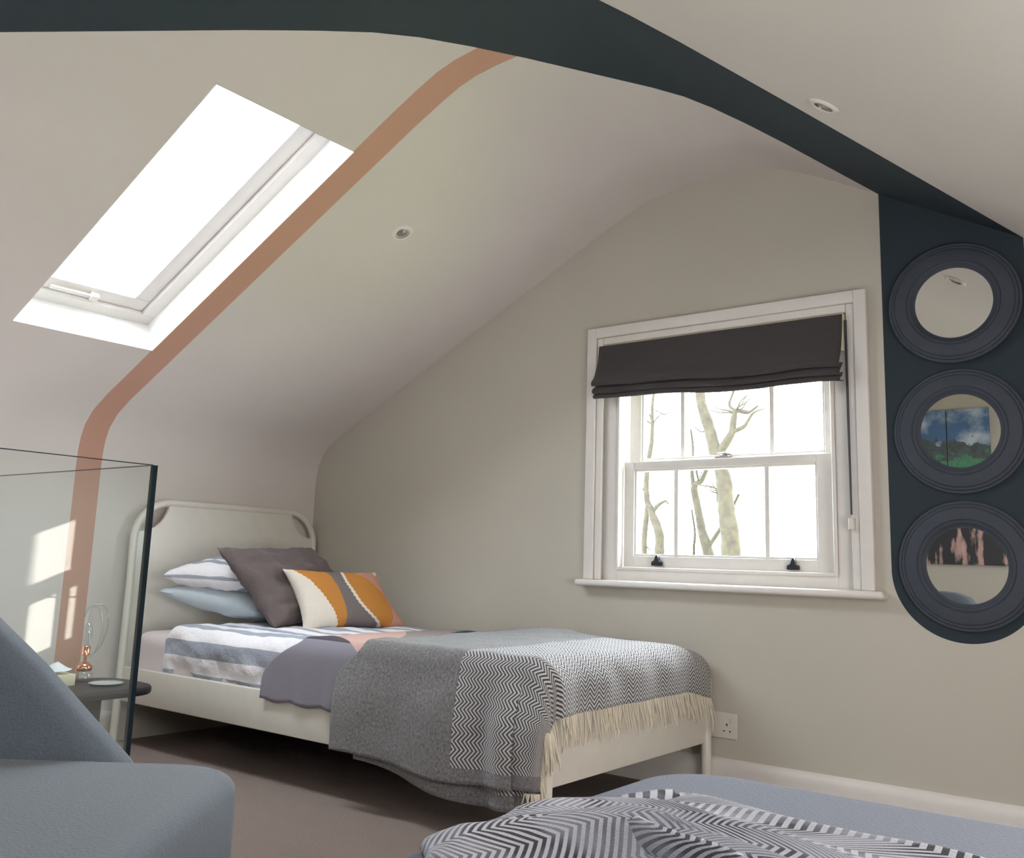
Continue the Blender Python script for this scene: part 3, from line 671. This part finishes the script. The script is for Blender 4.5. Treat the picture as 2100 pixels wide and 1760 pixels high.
# ------------------------------------------------------------------ pillows and cushions
def cushion(name, tl, tr, br, bl_, th, mat, label, cat, uvs=(1, 1), pinch=.05, wr=.006, seed=0, n=36, sag=0., ears=0.):
    tl, tr, br, bl_ = map(Vector, (tl, tr, br, bl_)); nrm = ((tr - tl).cross(bl_ - tl)).normalized()
    if nrm.x < 0 and abs(nrm.x) > .2: nrm = -nrm
    if abs(nrm.x) <= .2 and nrm.z < 0: nrm = -nrm
    ce = (tl + tr + br + bl_) / 4
    root = thing(name, label, cat, (ce.x, ce.y, min(tl.z, tr.z, br.z, bl_.z)))
    def f(side):
        def g(u, v):
            # squared param for rounder rim
            p = (bl_ * (1 - u) + br * u) * (1 - v) + (tl * (1 - u) + tr * u) * v
            cu, cv = abs(2 * u - 1), abs(2 * v - 1)
            e = ((1 - cu ** 2.4) * (1 - cv ** 2.4)) ** .42 if cu < 1 and cv < 1 else 0
            pu, pv = pinch * (1 - cv ** 2) * cu ** 3, pinch * (1 - cu ** 2) * cv ** 3
            p = p + (ce - p) * 0 - (br - bl_) * (1 if u > .5 else -1) * pu * (1 if True else 0) - (tl - bl_) * (1 if v > .5 else -1) * pv
            w_ = wr * (NZ(u * 6 + seed, v * 6, side) + .5 * NZ(u * 13 + seed, v * 13, side)) * e
            edgew = min(wr * .9, .007) * NZ(u * 22 + seed, v * 22) * (max(cu, cv) ** 4) * (1 - max(0, max(cu, cv) - .97) / .03)
            return p + nrm * (side * th / 2 * e + w_ + edgew)
        return g
    L = lin(0, 1, n); b = MB(); b.grid(f(1), L, L, lambda u, v: (u * uvs[0], v * uvs[1]))
    k = len(b.f); b.grid(f(-1), L, L, lambda u, v: (u * uvs[0], v * uvs[1])); b.f[k:] = [tuple(reversed(x)) for x in b.f[k:]]
    o = b.build('cover', mat, root, smooth=True, dedupe=True)
    return root
cushion('bed_pillow', (.17, -.935, .600), (.12, -.24, .600), (.50, -.14, .545), (.53, -.70, .530), .15, M['bluepillow'], 'pale blue pillow, lower of the two at the head of the bed', 'pillow', (.75, .5), .05, .010, 3)
cushion('bed_pillow', (.20, -.940, .662), (.13, -.36, .715), (.47, -.30, .690), (.50, -.76, .652), .15, M['stripepillow'], 'white and grey striped pillow lying on the pale blue pillow', 'pillow', (.75, .5), .05, .012, 8)
cushion('square_cushion', (.47, -.875, .780), (.40, -.335, .795), (.62, -.17, .49), (.68, -.73, .48), .13, M['brown'], 'large brown textured square cushion leaning on the bed pillows', 'cushion', (.5, .5), .04, .030, 5)
cushion('oblong_cushion', (.62, -.665, .705), (.72, -.245, .697), (.88, -.19, .468), (.76, -.655, .468), .11, M['tufted'], 'oblong tufted cushion in white, orange, grey and pink in front', 'cushion', (1, 1), .055, .004, 2, 48)

# ------------------------------------------------------------------ glass balustrade
GX, GY, GZ = 1.235, -1.623, 1.0
gb = thing('glass_balustrade', 'clear frameless glass balustrade round the stairwell at the left', 'balustrade', (GX, GY, 0))
p1 = MB().box(.004, GX - .014, GY - .012, GY, 0, GZ).build('glass_panel', M['balu'], gb)
p2 = MB().box(GX - .012, GX, BACK + .02, GY - .014, 0, GZ).build('glass_panel', M['balu'], gb)
MB().box(GX - .0135, GX + .0005, GY - .013, GY + .001, 0, GZ).build('polished_edge', M['glassedge'], gb)
MB().box(.004, GX - .014, GY - .0125, GY + .0005, GZ - .001, GZ + .0012).build('top_edge', M['glassedge'], gb)
MB().box(GX - .0125, GX + .0005, BACK + .02, GY - .014, GZ - .001, GZ + .0012).build('top_edge', M['glassedge'], gb)

# ------------------------------------------------------------------ bedside table and its things
tb_ = thing('bedside_table', 'low black wooden bedside table behind the glass balustrade', 'table', (.51, -1.40, 0))
def supere(cx, cy, rx, ry, e=3.2, n=56):
    out = []
    for k in range(n):
        a = 2 * math.pi * k / n; c, s_ = math.cos(a), math.sin(a)
        out.append((cx + rx * abs(c) ** (2 / e) * (1 if c > 0 else -1), cy + ry * abs(s_) ** (2 / e) * (1 if s_ > 0 else -1)))
    return out
MB().prism(supere(.51, -1.395, .185, .215), lambda p, t: (p[0], p[1], t), .272, .300).build('table_top', M['wood'], tb_, bevel=.010, bseg=4)
MB().box(.42, .62, -1.57, -1.37, 0.0, .272).build('pedestal', M['wood'], tb_, bevel=.004)
la = thing('table_lamp', 'clear looped glass table lamp with copper fittings on the bedside table', 'lamp', (.42, -1.335, .30)); c = Vector((.42, -1.335, .30))
MB().lathe([(0, 0), (.032, 0), (.034, .004), (.032, .030), (.026, .036), (0, .036)], c, seg=32).build('base', M['lampglass'], la, smooth=True)
MB().lathe([(.020, .036), (.026, .040), (.027, .052), (.020, .060), (.013, .066), (0, .066)], c, seg=28).build('copper_cup', M['copper'], la, smooth=True)
MB().lathe([(.006, .066), (.006, .088), (.014, .090), (.014, .120), (.008, .124), (0, .124)], c, seg=24).build('lamp_holder', M['copper'], la, smooth=True)
vd = Vector((.62, .78, 0))     # plane of the loops
lp = [c + vd * a + Vector((0, 0, h)) for a, h in [(.012, .085), (.030, .10), (.052, .14), (.062, .19), (.060, .235), (.040, .262), (.018, .262), (.004, .245), (.000, .21), (.004, .17), (.010, .13)]]
MB().tube(spline(lp, 5), .0045, 10).build('glass_loop', M['lampglass'], la, smooth=True)
lp = [c + vd * a + Vector((0, 0, h)) for a, h in [(.030, .10), (.042, .15), (.044, .20), (.030, .250), (.010, .262), (-.010, .245), (-.018, .22)]]
MB().tube(spline(lp, 5), .0040, 10).build('glass_loop', M['lampglass'], la, smooth=True)
MB().lathe([(.010, .124), (.016, .150), (.017, .180), (.010, .200), (0, .205)], c, seg=24).build('glass_bulb', M['lampglass'], la, smooth=True)
o = MB().box(.375, .50, -1.545, -1.405, .300, .338).build('small_box', M['card'], bevel=.002); tag(o, 'cream cardboard box on the black bedside table', 'box')
o = MB().grid(lambda u, v: (.39 + u * .10 + .01 * v, -1.53 + .11 * v, .3395 + .030 * v * v * (1 - .4 * u) + .004 * math.sin(9 * v + 3 * u)), lin(0, 1, 10), lin(0, 1, 16)).build('paper_tissue', M['paper'], smooth=True, solid=.001, soff=1)
tag(o, 'curled white tissue on the cream box by the glass lamp', 'tissue')
o = MB().lathe([(0, .001), (.030, .001), (.048, .004), (.056, .008), (.054, .009), (.045, .006), (.0, .003)], (.545, -1.32, .2995), seg=36).build('trinket_dish', plain('pearly_glazed_dish', (.45, .47, .47), .25), smooth=True); tag(o, 'flat shiny grey dish on the bedside table', 'dish')

# ------------------------------------------------------------------ armchair
ud = Vector((.792, .610, 0)); vd = Vector((.610, -.792, 0)); A0 = Vector((2.385, -2.095, 0))   # far front corner of seat; -ud to back, vd to camera side
ch = thing('armchair', 'blue-grey wool armchair with a sloping side at the bottom left', 'chair', (2.2, -2.5, 0))
def CH(a, b_, z): return A0 - ud * a + vd * b_ + Vector((0, 0, z))
def chair_block(a0, a1, b0, b1, z0, z1, r, amp=.003, crown=0.):
    q = rbox(a0, a1, b0, b1, z0, z1, r, 0)
    out = MB(); out.f = q.f
    ca, cb = (a0 + a1) / 2, (b0 + b1) / 2
    for p in q.v:
        k = max(0, 1 - ((p.x - ca) / (a1 - a0) * 2) ** 2) * max(0, 1 - ((p.y - cb) / (b1 - b0) * 2) ** 2)
        zz = p.z + (crown * k if p.z > (z0 + z1) / 2 else 0) + amp * NZ(p.x * 9, p.y * 9, p.z * 9)
        out.v.append(CH(p.x, p.y, zz))
    return out
def seatpoly(a0, a1, b0, b1, r, n=8):
    pts = []
    for cx, cy, s0 in ((a0 + r, b0 + r, math.pi), (a1 - r, b0 + r, 1.5 * math.pi), (a1 - r, b1 - r, 0), (a0 + r, b1 - r, .5 * math.pi)):
        for k in range(n + 1): a = s0 + math.pi / 2 * k / n; pts.append((cx + r * math.cos(a), cy + r * math.sin(a)))
    return pts
MB().prism(seatpoly(0, .66, 0, .62, .12), lambda p, t: CH(p[0], p[1], t), .205, .424).build('seat', M['chair'], ch, bevel=.026, bseg=6, angle=60)
def arm(b0, b1, nm):
    poly = [(.19, .10), (.205, .40), (.275, .465), (.38, .565), (.47, .640), (.56, .662), (.68, .668), (.76, .655), (.77, .10)]
    MB().prism(poly, lambda p, t: CH(p[0], t, p[1]), b0, b1).build(nm, M['chair'], ch, bevel=.030, bseg=6, angle=60)
arm(-.075, .005, 'side_wing'); arm(.615, .695, 'side_wing')
MB().prism([(-.06, .10), (.68, .10), (.68, .655), (-.06, .655)], lambda p, t: CH(t, p[0], p[1]), .665, .765).build('backrest', M['chair'], ch, bevel=.035, bseg=6, angle=60)
for a, b_ in ((.08, .08), (.08, .54), (.66, .02), (.66, .60)): MB().tube([CH(a, b_, 0), CH(a, b_, .21)], [.012, .020], 12).build('leg', M['leg'], ch, smooth=True)

# ------------------------------------------------------------------ ottoman with blanket
ot = thing('ottoman', 'large blue-grey upholstered ottoman at the bottom right', 'ottoman', (3.39, -2.15, 0))
def opoly(x0, x1, y0, y1, r, n=8):
    pts = []
    for cx, cy, s0 in ((x0 + r, y0 + r, math.pi), (x1 - r, y0 + r, 1.5 * math.pi), (x1 - r, y1 - r, 0), (x0 + r, y1 - r, .5 * math.pi)):
        for k in range(n + 1): a = s0 + math.pi / 2 * k / n; pts.append((cx + r * math.cos(a), cy + r * math.sin(a)))
    return pts
MB().prism(opoly(2.865, 3.95, -2.74, -1.575, .13), lambda p, t: (p[0], p[1], t), .12, .420).build('cushioned_top', M['ottoman'], ot, bevel=.030, bseg=6, angle=60)
for x, y in ((2.93, -2.63), (3.84, -2.63), (2.93, -1.66), (3.84, -1.66)): MB().tube([(x, y, 0), (x, y, .125)], [.016, .024], 12).build('leg', M['leg'], ot, smooth=True)
def blk(u, v):
    # folds run from the far left to the near right
    x = 2.880 + .09 * sm(.22, 0, v) + .05 * sm(.85, 1, v) + .012 * math.sin(v * 11) + u * .95
    yfar = -1.835 + .012 * math.sin(u * 16) - .22 * u - .05 * sm(.10, 0, u); ynear = -2.275 + .10 * sm(0, .25, u) - .5 * max(0, u - .25) + .010 * math.sin(u * 20)
    y = yfar * (1 - v) + ynear * v
    ph = v * 21 + 3.2 * math.sin(u * 2.2) + 2.4 * NZ(u * 3, v * 2)
    hgt = .012 + (.5 + .5 * math.sin(ph)) ** 1.5 * (.022 + .012 * NZ(u * 4, v * 5, 7)) * sm(0, .05, v) + .010 * (1 + NZ(u * 7, v * 9, 2)) * .5
    hgt += .005 * math.exp(-((v - .07) / .035) ** 2) + .018 * math.exp(-((v - .90) / .05) ** 2)
    e = min(u / .05, v / .05, (1 - v) / .06, (1 - u) / .04, 1); hgt = .002 + hgt * math.sqrt(max(0, e)) * (.55 + .45 * sm(0, .22, u))
    return (x, y - .010 * math.cos(ph), .4225 + hgt)
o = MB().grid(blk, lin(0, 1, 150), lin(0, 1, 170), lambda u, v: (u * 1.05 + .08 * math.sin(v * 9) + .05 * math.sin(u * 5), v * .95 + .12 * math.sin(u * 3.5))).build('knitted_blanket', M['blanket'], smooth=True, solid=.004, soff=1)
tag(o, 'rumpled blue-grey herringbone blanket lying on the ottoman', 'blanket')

# ------------------------------------------------------------------ pictures behind the camera (seen in the mirrors)
pi = thing('framed_picture', 'two-panel picture of sky and trees seen in the middle mirror', 'picture', (2.05, BACK, 1.35))
for x0, x1 in ((1.72, 2.045), (2.055, 2.335)):
    MB().box(x0, x1, BACK, BACK + .025, 1.35, 1.965).build('picture_panel', M['print'], pi)
o = MB().box(1.72, 2.42, BACK, BACK + .03, .84, 1.20).build('canvas_picture', M['streak']); tag(o, 'dark canvas with brown and pink streaks seen in the lowest mirror', 'picture')
